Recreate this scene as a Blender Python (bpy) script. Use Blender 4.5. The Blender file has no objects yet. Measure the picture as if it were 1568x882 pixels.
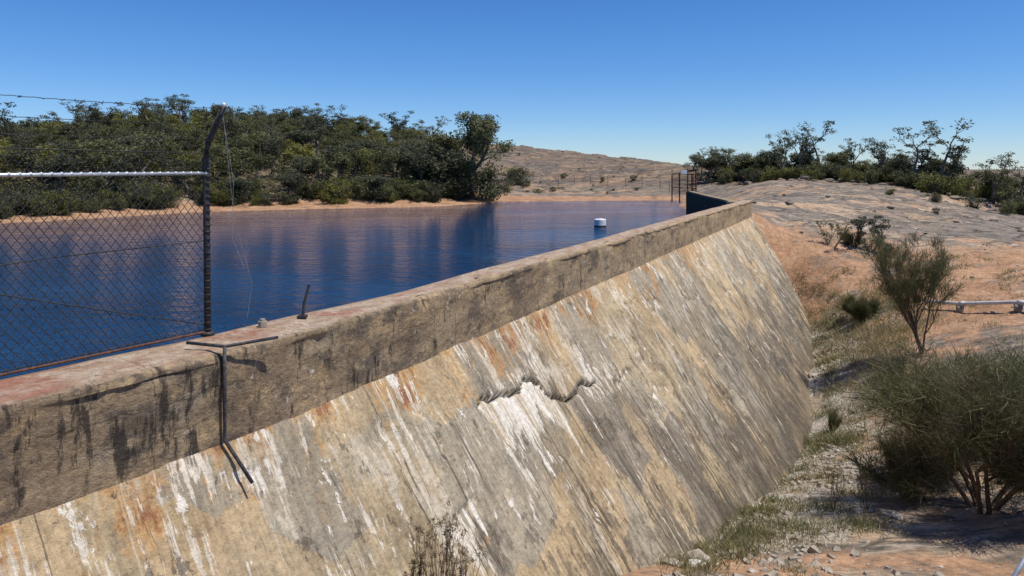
import bpy, bmesh, math, random
import numpy as np
from mathutils import Vector, Euler, noise as mnoise
random.seed(7); rng=np.random.default_rng(7)
scene=bpy.context.scene
col=scene.collection

# ---------------------------------------------------------------- noise
def _h(ix,iy,seed):
    n=(ix.astype(np.int64)*374761393+iy.astype(np.int64)*668265263+seed*1442695041)&0xFFFFFFFF
    n=((n^(n>>13))*1274126177)&0xFFFFFFFF
    n=(n^(n>>16))&0xFFFFFFFF
    return n/4294967295.0
def vn(x,y,seed=0):
    x=np.asarray(x,float);y=np.asarray(y,float)
    ix=np.floor(x);iy=np.floor(y);fx=x-ix;fy=y-iy
    fx=fx*fx*(3-2*fx);fy=fy*fy*(3-2*fy)
    a=_h(ix,iy,seed);b=_h(ix+1,iy,seed);c=_h(ix,iy+1,seed);d=_h(ix+1,iy+1,seed)
    return (a*(1-fx)+b*fx)*(1-fy)+(c*(1-fx)+d*fx)*fy
def fbm(x,y,o=4,seed=0):
    s=0;a=.5;t=0
    for i in range(o):
        s=s+a*vn(x*2**i+i*17.3,y*2**i-i*9.1,seed+i);t+=a;a*=.5
    return s/t-.5
def sst(a,b,x):
    t=np.clip((x-a)/(b-a),0,1);return t*t*(3-2*t)

# ---------------------------------------------------------------- material helper
class NB:
    def __init__(s,name):
        s.m=bpy.data.materials.new(name);s.m.use_nodes=True
        s.nt=s.m.node_tree;s.n=s.nt.nodes;s.l=s.nt.links
        s.b=s.n['Principled BSDF'];s.b.inputs['Specular IOR Level'].default_value=.2
        s.b.inputs['Roughness'].default_value=.9
    def _set(s,inp,v):
        if isinstance(v,bpy.types.NodeSocket): s.l.new(v,inp)
        elif isinstance(v,(tuple,list)) and len(v)==3 and inp.type=='RGBA': inp.default_value=(*v,1)
        else: inp.default_value=v
    def tc(s,k='Object'):
        return s.n.new('ShaderNodeTexCoord').outputs[k]
    def attr(s,name,o='Fac'):
        a=s.n.new('ShaderNodeAttribute');a.attribute_name=name;return a.outputs[o]
    def map(s,v,sc=(1,1,1),rot=(0,0,0),loc=(0,0,0)):
        m=s.n.new('ShaderNodeMapping');s.l.new(v,m.inputs[0]);m.inputs['Scale'].default_value=sc
        m.inputs['Rotation'].default_value=rot;m.inputs['Location'].default_value=loc;return m.outputs[0]
    def noise(s,v,sc,det=5,ro=.6,dist=0,out=0):
        n=s.n.new('ShaderNodeTexNoise');s.l.new(v,n.inputs['Vector']);n.inputs['Scale'].default_value=sc
        n.inputs['Detail'].default_value=det;n.inputs['Roughness'].default_value=ro;n.inputs['Distortion'].default_value=dist
        return n.outputs[out]
    def vor(s,v,sc,feat='F1',metric='EUCLIDEAN',out='Color'):
        n=s.n.new('ShaderNodeTexVoronoi');n.feature=feat;n.distance=metric
        s.l.new(v,n.inputs['Vector']);n.inputs['Scale'].default_value=sc;return n.outputs[out]
    def ramp(s,f,st):
        r=s.n.new('ShaderNodeValToRGB');s.l.new(f,r.inputs[0]);e=r.color_ramp.elements
        while len(e)<len(st): e.new(.5)
        for i,(p,c) in enumerate(st):
            e[i].position=p;e[i].color=(*c,1) if isinstance(c,tuple) else (c,c,c,1)
        return r.outputs[0]
    def mix(s,a,b,f,mode='MIX'):
        m=s.n.new('ShaderNodeMix');m.data_type='RGBA';m.blend_type=mode
        s._set(m.inputs[0],f);s._set(m.inputs[6],a);s._set(m.inputs[7],b);return m.outputs[2]
    def math(s,op,a,b=0,c=None):
        m=s.n.new('ShaderNodeMath');m.operation=op;s._set(m.inputs[0],a);s._set(m.inputs[1],b)
        if c is not None:s._set(m.inputs[2],c)
        return m.outputs[0]
    def sep(s,v):
        x=s.n.new('ShaderNodeSeparateXYZ');s.l.new(v,x.inputs[0]);return x.outputs
    def mr(s,v,a,b,c=0,d=1):
        m=s.n.new('ShaderNodeMapRange');s._set(m.inputs[0],v)
        for i,q in enumerate((a,b,c,d)): s._set(m.inputs[i+1],q)
        return m.outputs[0]
    def fin(s,c,rough=None,bump=None,bs=.5,bd=.02):
        s._set(s.b.inputs['Base Color'],c)
        if rough is not None:s._set(s.b.inputs['Roughness'],rough)
        if bump is not None:
            b=s.n.new('ShaderNodeBump');b.inputs['Strength'].default_value=bs;b.inputs['Distance'].default_value=bd
            s.l.new(bump,b.inputs['Height']);s.l.new(b.outputs[0],s.b.inputs['Normal'])
        return s.m

def simple(name,c1,c2,sc=8,rough=.85,metal=0):
    m=NB(name);v=m.tc();n=m.noise(v,sc,5,.65)
    m.b.inputs['Metallic'].default_value=metal
    return m.fin(m.ramp(n,[(.35,c1),(.65,c2)]),rough,n,.3,.01)

def terrain_mat():
    m=NB('granite_ground');v=m.tc()
    big=m.noise(v,.11,4,.6,.6); med=m.noise(v,.7,5,.65,.4); fine=m.noise(v,6,5,.7)
    wv=m.mix(v,m.noise(v,.35,3,.6,out=1),.9,'ADD')
    st=m.noise(m.map(wv,(.22,1.25,1),(0,0,math.radians(-14))),.8,7,.72,.6)
    st2=m.noise(m.map(wv,(.3,1.1,1),(0,0,.3),(7,3,0)),2.2,6,.72)
    far=m.noise(m.map(wv,(.25,.5,1),(0,0,.15),(3,9,0)),.32,7,.75)
    rock=m.ramp(big,[(.3,(.38,.265,.17)),(.5,(.43,.31,.205)),(.68,(.34,.265,.195))])
    rock=m.mix(rock,(.44,.245,.13),m.mr(med,.49,.60,0,.6))
    rock=m.mix(rock,(.20,.17,.138),m.mr(far,.46,.52,0,.85))
    rock=m.mix(rock,(.13,.113,.093),m.mr(st,.48,.56,0,.8))
    rock=m.mix(rock,(.075,.066,.055),m.mr(st2,.55,.61,0,.8))
    rock=m.mix(rock,(.52,.43,.33),m.mr(m.noise(m.map(wv,(.3,1.2,1),loc=(4,1,0)),1.6,5,.7),.57,.65,0,.65))
    cr=m.vor(m.map(wv,(.22,.55,1)),.7,'DISTANCE_TO_EDGE',out='Distance')
    rock=m.mix(rock,(.06,.05,.04),m.math('MULTIPLY',m.mr(cr,0,.03,.8,0),m.mr(big,.42,.5)))
    yy=m.sep(v)[1]
    rock=m.mix(rock,(.62,.60,.58),m.mr(yy,78,100,0,.75),'MULTIPLY')
    soil=m.ramp(med,[(.3,(.31,.165,.085)),(.6,(.42,.25,.145)),(.8,(.46,.34,.23))])
    vc=m.vor(v,26)
    grav=m.ramp(m.sep(vc)[0],[(.1,(.22,.185,.14)),(.5,(.38,.335,.27)),(.95,(.55,.50,.43))])
    grav=m.mix(grav,(.31,.235,.15),m.mr(m.noise(v,.9,5,.7),.44,.58,0,.85))
    litter=m.ramp(m.noise(v,2.5,4,.7),[(.35,(.08,.06,.04)),(.65,(.22,.165,.10))])
    c=m.mix(rock,soil,m.mr(m.math('ADD',m.attr('soil'),m.math('MULTIPLY',m.math('SUBTRACT',med,.5),1.8)),.35,.65))
    c=m.mix(c,litter,m.mr(m.math('ADD',m.attr('forest'),m.math('MULTIPLY',m.math('SUBTRACT',med,.5),1.2)),.35,.7))
    c=m.mix(c,grav,m.mr(m.math('ADD',m.attr('gravel'),m.math('MULTIPLY',m.math('SUBTRACT',m.noise(v,1.4,5,.72),.5),2.0)),.42,.6))
    c=m.mix(c,m.ramp(fine,[(.3,.5),(.5,.95),(.7,1.3)]),.75,'MULTIPLY')
    c=m.mix(c,m.ramp(m.noise(v,1.6,7,.8),[(.35,.55),(.5,1.),(.65,1.2)]),.7,'MULTIPLY')
    h=m.math('ADD',m.math('MULTIPLY',fine,.5),m.math('MULTIPLY',st,1.6))
    return m.fin(c,.92,h,.9,.10)
def batter_mat():
    m=NB('weathered_dam_face');uv=m.tc('UV')
    warp=m.mix(uv,m.noise(uv,1.6,4,.6,out=1),.045,'ADD')
    N=lambda sx,sy,d=6,r=.72,l=(0,0,0),w=warp,di=0: m.noise(m.map(w,(sx,sy,1),loc=l),1,d,r,di)
    s1=N(1.7,.28,6,.7); s2=N(5.5,.75,6); s3=N(20,1.8,4,.75,(3,7,0)); s4=N(10,.45,5,.7,(8,1,0)); s5=N(6.5,.13,5,.7,(5,15,0))
    pt=N(.42,.5,6,.66,(5,2,0),uv); pt2=N(1.2,1.0,7,.74,(9,4,0),uv); pt3=N(.8,.55,5,.62,(2,12,0),uv)
    gr=m.noise(uv,14,6,.8)
    x,y,z=m.sep(uv)
    base=m.ramp(pt,[(.3,(.235,.18,.115)),(.42,(.38,.29,.175)),(.50,(.49,.375,.23)),(.58,(.38,.315,.215)),(.7,(.26,.22,.165))])
    pan=m.vor(m.map(warp,(.7,.5,1),(0,0,.12)),1,'F1','CHEBYCHEV');ps=m.sep(pan);pv=ps[0]
    base=m.mix(base,(.32,.28,.215),m.mr(pv,.65,.67,0,.65))
    base=m.mix(base,(.47,.33,.18),m.mr(pv,.32,.30,0,.5))
    base=m.mix(base,(.20,.165,.12),m.mr(ps[1],.78,.80,0,.6))
    base=m.mix(base,m.ramp(s1,[(.34,.62),(.5,1.),(.64,1.28)]),.75,'MULTIPLY')
    low=m.math('ADD',m.mr(y,0.2,6.0,-.045,.10),m.mr(x,4,22,-.01,.012))
    dk=m.math('ADD',m.math('ADD',m.math('MULTIPLY',s2,.42),m.math('MULTIPLY',pt2,.58)),low)
    c=m.mix(base,(.13,.105,.075),m.mr(dk,.53,.58,0,.72))
    dk2=m.math('ADD',m.math('ADD',m.math('MULTIPLY',s4,.5),m.math('MULTIPLY',pt3,.5)),m.math('MULTIPLY',low,.6))
    c=m.mix(c,(.08,.067,.051),m.mr(dk2,.56,.59,0,.72))
    ok=m.math('SUBTRACT',m.math('ADD',m.math('MULTIPLY',pt2,.6),m.math('MULTIPLY',s2,.4)),m.mr(y,0,1.6,-.03,.11))
    c=m.mix(c,(.52,.29,.11),m.mr(ok,.495,.545,0,.68))
    c=m.mix(c,(.25,.095,.05),m.mr(m.math('ADD',ok,m.math('MULTIPLY',gr,.12)),.61,.65,0,.8))
    yf=m.mr(y,.1,6,0,.07)
    wk=m.math('SUBTRACT',m.math('ADD',m.math('MULTIPLY',s2,.45),m.math('MULTIPLY',pt3,.55)),yf)
    c=m.mix(c,(.60,.51,.38),m.mr(wk,.535,.57,0,.8))
    c=m.mix(c,(.62,.53,.40),m.mr(m.math('SUBTRACT',s5,m.math('MULTIPLY',yf,.8)),.585,.61,0,.75))
    c=m.mix(c,(.09,.075,.056),m.mr(m.math('SUBTRACT',s5,m.math('MULTIPLY',yf,.5)),.39,.37,0,.7))
    wk3=m.math('SUBTRACT',m.math('ADD',m.math('MULTIPLY',N(12,1.0,5,.72,(4,9,0)),.5),m.math('MULTIPLY',N(1.3,.8,5,.65,(7,5,0),uv),.5)),yf)
    c=m.mix(c,(.70,.62,.50),m.mr(wk3,.55,.567,0,.85))
    sharp=N(3.2,1.5,7,.75,(2,3,0))
    c=m.mix(c,(.78,.72,.62),m.mr(m.math('SUBTRACT',sharp,yf),.602,.612,0,.9))
    flk=N(3.6,1.9,7,.75,(12,8,0))
    c=m.mix(c,(.11,.085,.06),m.mr(flk,.60,.615,0,.7))
    c=m.mix(c,m.ramp(s3,[(.3,.72),(.5,1.0),(.72,1.2)]),.8,'MULTIPLY')
    sp=m.math('ADD',m.attr('spall'),m.math('MULTIPLY',m.math('SUBTRACT',s2,.5),2.6))
    c=m.mix(c,m.ramp(s4,[(.42,(.80,.74,.64)),(.52,(.70,.62,.50)),(.6,(.44,.34,.22))]),m.mr(sp,.46,.54,0,.92))
    c=m.mix(c,(.025,.02,.016),m.attr('crack_groove_shade'))  # shadow under the crack's upper edge, painted near-black into the colour
    c=m.mix(c,m.ramp(gr,[(.3,.5),(.5,1.0),(.7,1.35)]),.85,'MULTIPLY')
    c=m.mix(c,(.06,.05,.04),m.mr(m.noise(uv,5,8,.85),.585,.655,0,.75))
    cr=m.vor(m.mix(m.map(uv,(.45,.7,1)),m.noise(uv,2.2,5,.65,out=1),.3,'ADD'),.9,'DISTANCE_TO_EDGE',out='Distance')
    c=m.mix(c,(.07,.055,.04),m.math('MULTIPLY',m.mr(cr,0,.006,.7,0),m.mr(pt2,.5,.56)))
    h=m.math('ADD',m.math('MULTIPLY',gr,.9),m.math('MULTIPLY',sharp,1.4))
    return m.fin(c,.93,h,.85,.04)
def parapet_mat():
    m=NB('old_concrete_parapet');uv=m.tc('UV');x,y,z=m.sep(uv)
    warp=m.mix(uv,m.noise(uv,1.5,4,.6,out=1),.08,'ADD')
    pt=m.noise(m.map(uv,(.7,1.0,1),loc=(3,1,0)),1,6,.7)
    pb=m.noise(m.map(uv,(1.6,2.4,1),loc=(6,1,0)),1,6,.75)
    st=m.noise(m.map(warp,(4.0,.8,1)),1,6,.74)
    ly=m.noise(m.map(warp,(.5,3.2,1)),1,5,.7)
    gr=m.noise(uv,16,6,.8)
    c=m.ramp(pt,[(.3,(.165,.12,.08)),(.44,(.25,.18,.115)),(.56,(.345,.255,.155)),(.7,(.28,.235,.18))])
    c=m.mix(c,(.46,.325,.175),m.mr(m.math('ADD',pb,m.mr(x,0,20,-.03,.06)),.50,.58,0,.7))
    c=m.mix(c,(.10,.083,.068),m.mr(m.math('ADD',m.noise(m.map(uv,(1.1,1.8,1),loc=(1,6,0)),1,7,.78),m.mr(x,0,16,.02,-.02)),.53,.58,0,.7))
    c=m.mix(c,(.035,.03,.026),m.mr(m.math('ADD',m.math('ADD',m.math('MULTIPLY',st,.7),m.math('MULTIPLY',pt,.3)),m.mr(x,-1,10,.035,-.035)),.56,.60,0,.85))
    c=m.mix(c,(.62,.55,.44),m.mr(m.noise(m.map(uv,(3,2.4,1),loc=(4,4,0)),1,7,.76),.625,.64,0,.85))
    c=m.mix(c,m.ramp(ly,[(.35,.78),(.5,1.0),(.65,1.15)]),.7,'MULTIPLY')
    top=m.ramp(m.noise(m.map(uv,(2,5,1)),1,7,.75),[(.3,(.22,.13,.09)),(.47,(.36,.25,.165)),(.58,(.45,.36,.27)),(.7,(.28,.23,.18))])
    top=m.mix(top,(.30,.12,.075),m.mr(m.math('ADD',m.noise(uv,1.1,5,.7),m.mr(x,-4,1,.09,-.08)),.48,.6,0,.8))
    c=m.mix(c,top,m.attr('top'))
    jt=m.math('ABSOLUTE',m.math('SUBTRACT',m.math('FRACT',m.math('DIVIDE',m.math('ADD',x,m.math('MULTIPLY',m.noise(uv,2,5,.6),.12)),2.45)),.5))
    c=m.mix(c,(.05,.04,.03),m.mr(jt,0,.004,.7,0))
    hl=m.math('ABSOLUTE',m.math('SUBTRACT',m.math('ADD',y,m.math('MULTIPLY',m.noise(uv,1.1,5,.65),.5)),.62))
    c=m.mix(c,(.05,.04,.03),m.math('MULTIPLY',m.mr(hl,0,.012,.7,0),m.mr(m.noise(uv,.6,3,.5),.5,.55)))
    c=m.mix(c,m.ramp(gr,[(.3,.5),(.5,1.0),(.7,1.4)]),.9,'MULTIPLY')
    c=m.mix(c,(.05,.042,.034),m.mr(m.noise(uv,7,8,.85),.58,.65,0,.75))
    h=m.math('ADD',m.math('MULTIPLY',gr,.8),m.math('MULTIPLY',pb,1.5))
    return m.fin(c,.93,h,.9,.035)
def water_mat():
    m=NB('reservoir_water');v=m.tc()
    a=m.noise(m.map(v,(1,1.6,1),(0,0,.4)),1.3,4,.6,.3)
    b=m.noise(m.map(v,(1,1.4,1),(0,0,-.2)),4.2,4,.6)
    cc=m.noise(m.map(v,(1,2.2,1)),.07,4,.55)
    h=m.math('ADD',a,m.math('MULTIPLY',b,.35))
    h=m.math('MULTIPLY',h,m.mr(cc,.4,.6,.5,1.2))
    m.b.inputs['IOR'].default_value=1.33
    m.b.inputs['Specular IOR Level'].default_value=.42
    return m.fin((.003,.024,.062),.04,h,1.0,.115)
def leaf_mat(name,dark,light,tr=.2):
    m=NB(name);oi=m.n.new('ShaderNodeObjectInfo')
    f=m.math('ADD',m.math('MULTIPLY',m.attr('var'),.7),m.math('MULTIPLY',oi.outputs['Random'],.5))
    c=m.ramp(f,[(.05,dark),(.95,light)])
    m._set(m.b.inputs['Base Color'],c);m.b.inputs['Roughness'].default_value=.55
    t=m.n.new('ShaderNodeBsdfTranslucent');m.l.new(c,t.inputs[0])
    mx=m.n.new('ShaderNodeMixShader');mx.inputs[0].default_value=tr
    m.l.new(m.b.outputs[0],mx.inputs[1]);m.l.new(t.outputs[0],mx.inputs[2])
    m.l.new(mx.outputs[0],m.n['Material Output'].inputs[0]);return m.m

M_ter=terrain_mat();M_bat=batter_mat();M_par=parapet_mat();M_wat=water_mat()
M_bark=simple('grey_bark',(.08,.065,.05),(.24,.2,.16),9)
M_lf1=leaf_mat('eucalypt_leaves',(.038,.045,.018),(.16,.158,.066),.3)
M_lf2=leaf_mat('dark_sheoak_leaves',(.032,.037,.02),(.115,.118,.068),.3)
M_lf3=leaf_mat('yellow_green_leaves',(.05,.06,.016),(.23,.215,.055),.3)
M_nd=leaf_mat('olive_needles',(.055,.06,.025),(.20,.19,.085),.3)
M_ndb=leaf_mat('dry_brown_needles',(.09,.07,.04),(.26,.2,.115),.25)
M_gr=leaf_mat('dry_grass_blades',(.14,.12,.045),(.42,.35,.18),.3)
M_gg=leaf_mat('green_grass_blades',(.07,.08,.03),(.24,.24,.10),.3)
M_tw=simple('dry_twig',(.07,.045,.03),(.19,.13,.085),20)
M_stone=simple('pale_stone',(.20,.165,.125),(.45,.39,.31),5)
M_wst=simple('white_stone',(.6,.56,.5),(.82,.8,.75),8)
M_boul=simple('granite_boulder',(.1,.085,.07),(.27,.21,.16),2.5)
M_dkst=simple('dark_weathered_steel',(.03,.03,.033),(.09,.085,.085),30,.6,.3)
M_galv=simple('galvanised_rail',(.42,.44,.46),(.62,.64,.66),25,.4,.5)
M_wire=simple('fence_wire',(.03,.028,.03),(.07,.065,.06),30,.6,.2)
M_lwire=simple('pale_wire',(.3,.3,.3),(.5,.5,.5),30,.45,.4)
M_rust=simple('rusty_iron',(.06,.03,.02),(.19,.08,.04),25,.85)
M_white=simple('chalky_white_paint',(.62,.62,.6),(.8,.8,.78),6,.6)
M_pipe=simple('pipe_grey_white',(.45,.45,.43),(.66,.66,.63),4,.5)
M_dkc=simple('dark_concrete',(.02,.018,.015),(.06,.05,.04),3)

# ---------------------------------------------------------------- mesh helpers
def mkobj(name,V,F,mats=(),mi=None,smooth=False,parent=None,link=True):
    me=bpy.data.meshes.new(name)
    me.from_pydata([tuple(v) for v in V],[],F) if not isinstance(F,np.ndarray) else me.from_pydata(np.asarray(V).tolist(),[],F.tolist())
    for m in mats: me.materials.append(m)
    if mi is not None: me.polygons.foreach_set('material_index',np.asarray(mi,np.int32))
    if smooth: me.polygons.foreach_set('use_smooth',np.ones(len(me.polygons),bool))
    me.update()
    o=bpy.data.objects.new(name,me)
    if link: col.objects.link(o)
    if parent: o.parent=parent
    return o
def empty(name,loc=(0,0,0)):
    e=bpy.data.objects.new(name,None);col.objects.link(e);e.location=loc;e.empty_display_size=.2;return e
def grid_faces(nr,nc):
    i=np.arange(nr-1)[:,None]*nc+np.arange(nc-1)[None,:]
    return np.stack([i,i+1,i+nc+1,i+nc],-1).reshape(-1,4)
def pattr(me,name,vals,dom='POINT'):
    a=me.attributes.new(name,'FLOAT',dom);a.data.foreach_set('value',np.asarray(vals,np.float32).ravel())
def setuv(me,uvv):
    ul=me.uv_layers.new(name='UVMap');li=np.zeros(len(me.loops),np.int32);me.loops.foreach_get('vertex_index',li)
    ul.data.foreach_set('uv',uvv[li].astype(np.float32).ravel())
class MB:
    def __init__(s): s.V=[];s.F=[];s.M=[];s.var=[]
    def tube(s,pts,rad,n=6,mi=0,cap=True,var=.5):
        pts=[Vector(p) for p in pts];b=len(s.V)
        for i,p in enumerate(pts):
            d=(pts[min(i+1,len(pts)-1)]-pts[max(i-1,0)]).normalized()
            a=d.cross(Vector((0,0,1)))
            if a.length<.05:a=d.cross(Vector((1,0,0)))
            a.normalize();c=d.cross(a)
            r=rad[i] if hasattr(rad,'__len__') else rad
            for k in range(n):
                t=2*math.pi*k/n;s.V.append(tuple(p+a*math.cos(t)*r+c*math.sin(t)*r))
        for i in range(len(pts)-1):
            for k in range(n):
                k2=(k+1)%n;s.F.append((b+i*n+k,b+i*n+k2,b+(i+1)*n+k2,b+(i+1)*n+k));s.M.append(mi);s.var.append(var)
        if cap:
            s.F.append(tuple(b+k for k in range(n))[::-1]);s.M.append(mi);s.var.append(var)
            e=b+(len(pts)-1)*n;s.F.append(tuple(e+k for k in range(n)));s.M.append(mi);s.var.append(var)
    def quads(s,Q,mi,var):
        b=len(s.V);n=len(Q);s.V.extend(map(tuple,Q.reshape(-1,3)))
        s.F.extend([(b+4*i,b+4*i+1,b+4*i+2,b+4*i+3) for i in range(n)]);s.M.extend([mi]*n);s.var.extend(list(var))
    def tris(s,T,mi,var):
        b=len(s.V);n=len(T);s.V.extend(map(tuple,T.reshape(-1,3)))
        s.F.extend([(b+3*i,b+3*i+1,b+3*i+2) for i in range(n)]);s.M.extend([mi]*n);s.var.extend(list(var))
    def box(s,c,size,mi=0,rot=0,var=.5):
        b=len(s.V);cx,cy,cz=c;hx,hy,hz=[q/2 for q in size];ca,sa=math.cos(rot),math.sin(rot)
        for dz in(-hz,hz):
            for dx,dy in((-hx,-hy),(hx,-hy),(hx,hy),(-hx,hy)):
                s.V.append((cx+dx*ca-dy*sa,cy+dx*sa+dy*ca,cz+dz))
        for f in((3,2,1,0),(4,5,6,7),(0,1,5,4),(1,2,6,5),(2,3,7,6),(3,0,4,7)):
            s.F.append(tuple(b+k for k in f));s.M.append(mi);s.var.append(var)
    def obj(s,name,mats,smooth=False,parent=None,link=True):
        o=mkobj(name,s.V,s.F,mats,s.M,smooth,parent,link);pattr(o.data,'var',s.var,'FACE');return o

# ---------------------------------------------------------------- wall alignment
TA=np.arange(-18,38.01,.02)
TH=math.radians(32.8)+(math.radians(25.6)-math.radians(32.8))*sst(-1.0,1.0,TA)
dx=np.sin(TH)*.02;dy=np.cos(TH)*.02
OX=np.cumsum(dx);OY=np.cumsum(dy);i0=np.argmin(abs(TA));OX+=-2.41-OX[i0];OY+=7.41-OY[i0]
def W(t,s):
    t=np.asarray(t,float);x=np.interp(t,TA,OX);y=np.interp(t,TA,OY);th=np.interp(t,TA,TH)
    return x+np.cos(th)*s,y-np.sin(th)*s
SL=1.48;HP=.87;TEND=35.5
EXT=[(11.75,38.6),(12.3,43),(13.0,50),(13.8,57.0)]
# ---------------------------------------------------------------- terrain
toe=[(13,39.4,-1.06),(14,37.7,-3.4),(14.2,35.2,-5.25),(12.1,29.4,-6.2),(10.1,24.5,-6.63),(8.2,20.8,-6.48),(4.65,15,-5.42),(2.35,11.6,-4.53),(1.56,10.56,-4.17),(-1,7.2,-2.9),(-4,2.5,-1.9)]
CP=list(toe)
for (x,y,z) in toe[2:]: CP.append((x-1.4,y+.6,z-.35))
CP+=[(3.4,12.1,-4.8),(6.5,11.8,-4.6),(7.8,11.2,-4.5),(9.6,19,-5.8),(12.3,26.7,-5.5),(15.4,33.4,-4.5),(15.2,37,-3),(15,40.4,-1.6),(20.5,37.2,-3),(25,35.6,-2.8),
(19.7,28.1,-3.6),(18,30.2,-4),(13.9,23.4,-4.7),(15.4,21.9,-4.2),(11.2,16,-4.7),(37.5,53.5,-2.2),(25.7,46.7,-1.7),(18.3,43.9,-1.1),(14.9,45.6,-.6),(13.6,40.4,-.9),
(14.2,50,-.4),(15,57,-.2),(22.4,54,-.3),(31,56,-.9),(42,60.5,-1.9),(19,67,.4),(28.8,72,.3),(37,67,-.2),(24,99,1.1),(60,110,-.5),(100,120,-2),(100,60,-3),(60,30,-3.4),(40,15,-3.6),(25,5,-3.2),
(-2,150,6.1),(15.5,150,4.1),(29,150,2.4),(36,150,1.2),(0,220,4),(2,100,-.2),(2,115,1.5),(2,130,3.8),(18,95,-.2),(21,110,1.0),(0,82,-1.0),(15,84,-1.1),(60,180,0),
(-28,65,.4),(-38,88,3.8),(-49,110,7.0),(-77,110,3.0),(-60,65,1.2),(-17,105,3.4),(-8.4,100,1.3),(-12,85,1.0),(-5,80,0),(-100,85,1.8),(-22,135,5.5),(-60,150,5),(-45,50,.0),(-75,45,.0),(-120,130,2.5),
(0,0,.05),(0,3,-.85),(0,5,-2.0),(1,8,-3.4),(5,5,-2.6),(8,8,-3.7),(10,0,-1.2),(-4,-3,.0),(0,-10,.4),(15,10,-3.6),(-10,-15,.3),(20,-20,0)]
CP=np.array(CP,float)
def tk(r2): return r2*np.log(r2+1e-9)*.5
def fit(cp,lam=.6):
    X=cp[:,:2]/50;n=len(X);r2=((X[:,None]-X[None])**2).sum(-1);K=tk(r2)+lam*1e-4*np.eye(n)
    P=np.c_[np.ones(n),X];A=np.zeros((n+3,n+3));A[:n,:n]=K;A[:n,n:]=P;A[n:,:n]=P.T
    return np.linalg.solve(A,np.r_[cp[:,2],0,0,0]),X
CO,CX=fit(CP)
def tps(x,y):
    q=np.stack([x.ravel(),y.ravel()],-1)/50
    out=np.zeros(len(q))
    for i in range(0,len(q),20000):
        p=q[i:i+20000];r2=((p[:,None]-CX[None])**2).sum(-1)
        out[i:i+20000]=tk(r2)@CO[:-3]+CO[-3]+p@CO[-2:]
    return out.reshape(x.shape)
ts=np.arange(-16,TEND+.1,1.5);wx,wy=W(ts,-.27)
wallpts=list(zip(wx,wy))+EXT
shore=[(13.8,57.0),(14.6,64),(17.7,75.9),(10,75.2),(3,74),(-1,73.2),(-2.7,69.5),(-6,64.5),(-10.2,62),(-17,59.5),(-24,55.5),(-27.5,49),(-30.6,43.7),(-42,40),(-60,36),(-90,10),(-70,-30),(wallpts[0][0]-3,wallpts[0][1]-5)]
POLY=np.array(wallpts+shore[1:])
def inpoly(x,y,P=POLY):
    c=np.zeros(x.shape,bool);n=len(P)
    for i in range(n):
        x1,y1=P[i];x2,y2=P[(i+1)%n]
        if y1==y2: continue
        c^=((y1>y)!=(y2>y))&(x<(x2-x1)*(y-y1)/(y2-y1)+x1)
    return c
def segd(x,y,L):
    d=np.full(x.shape,1e9)
    for (x1,y1),(x2,y2) in zip(L[:-1],L[1:]):
        vx,vy=x2-x1,y2-y1;t=np.clip(((x-x1)*vx+(y-y1)*vy)/(vx*vx+vy*vy),0,1)
        d=np.minimum(d,np.hypot(x-x1-t*vx,y-y1-t*vy))
    return d
toeL=[(a,b) for a,b,c in toe]
WL=-1.6
def ground(x,y,full=False):
    x=np.atleast_1d(np.asarray(x,float));y=np.atleast_1d(np.asarray(y,float))
    z=tps(x,y);r=np.hypot(x,y-60);z=np.clip(z,-9,8.5)
    k=sst(170,320,r);z=z*(1-k)+(-3)*k
    ins=inpoly(x,y);ds=segd(x,y,shore);dt=segd(x,y,toeL)
    dn=ds+2.4*fbm(x*.22,y*.22,4,31)*sst(0,3,ds)
    zl=WL+.03+.07*np.clip(dn,0,99)
    k=sst(0,9,ds)*np.ones_like(x)
    z=np.where(~ins&(ds<9),zl*(1-k)+z*k,z)
    z=z+fbm(x*.12,y*.12,4,3)*.5*sst(2,12,dt)*sst(2,15,ds)*sst(2,12,np.hypot(x,y))+fbm(x*.8,y*.8,4,5)*.18*sst(1,5,dt+.3)*sst(0,3,ds)+fbm(x*2.6,y*2.6,3,9)*.07
    z=z+.16*sst(.02,.05,fbm(x*.16+.3*y*.1,y*.42,5,44))*sst(5,14,dt)*sst(3,12,ds)+.11*sst(.02,.05,fbm(x*.3,y*.7,5,47))*sst(3,8,dt)*sst(3,12,ds)
    z=z+.4*sst(.03,.05,fbm(x*.07,y*.14,5,49))*sst(80,95,y)+.3*sst(.03,.05,fbm(x*.12+5,y*.3,5,51))*sst(80,95,y)
    z=np.where(ins,np.minimum(WL-.1-np.minimum(ds*.12,3.5),WL-.1),z)
    if full: return z,ins,ds,dt
    return z
def g1(x,y): return float(ground(x,y)[0])
def axis(lo,hi,st,mn,mx,k=1.12):
    a=list(np.arange(lo,hi,st));s=st;v=hi
    while v<mx: a.append(v);s*=k;v+=s
    s=st;v=lo
    while v>mn: s*=k;v-=s;a.insert(0,v)
    return np.array(a)
gx=axis(-6,30,.2,-2500,2500,1.06);gy=axis(3,48,.2,-60,3500,1.022)
XX,YY=np.meshgrid(gx,gy);ZZ,INS,DS,DT=ground(XX,YY,True)
V=np.stack([XX,YY,ZZ],-1).reshape(-1,3)
ter=mkobj('granite_ground',V,grid_faces(len(gy),len(gx)),[M_ter],smooth=True)
side=np.cos(math.radians(25.6))*XX-math.sin(math.radians(25.6))*YY+5.375
grv=np.exp(-((np.clip(side-3.9,0,99))/2.1)**2)*(side>-1)*sst(37,32,YY)*sst(11.5,14,YY)*.9
soil=np.clip(sst(46,38,YY)*sst(20,28,YY)*.62+sst(5,1.5,DS)*1.0*(YY>40)+fbm(XX*.1,YY*.1,4,70)*1.3,0,1)
soil=np.maximum(soil,.55*sst(13.5,12,YY)*sst(8,10,YY))
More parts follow.
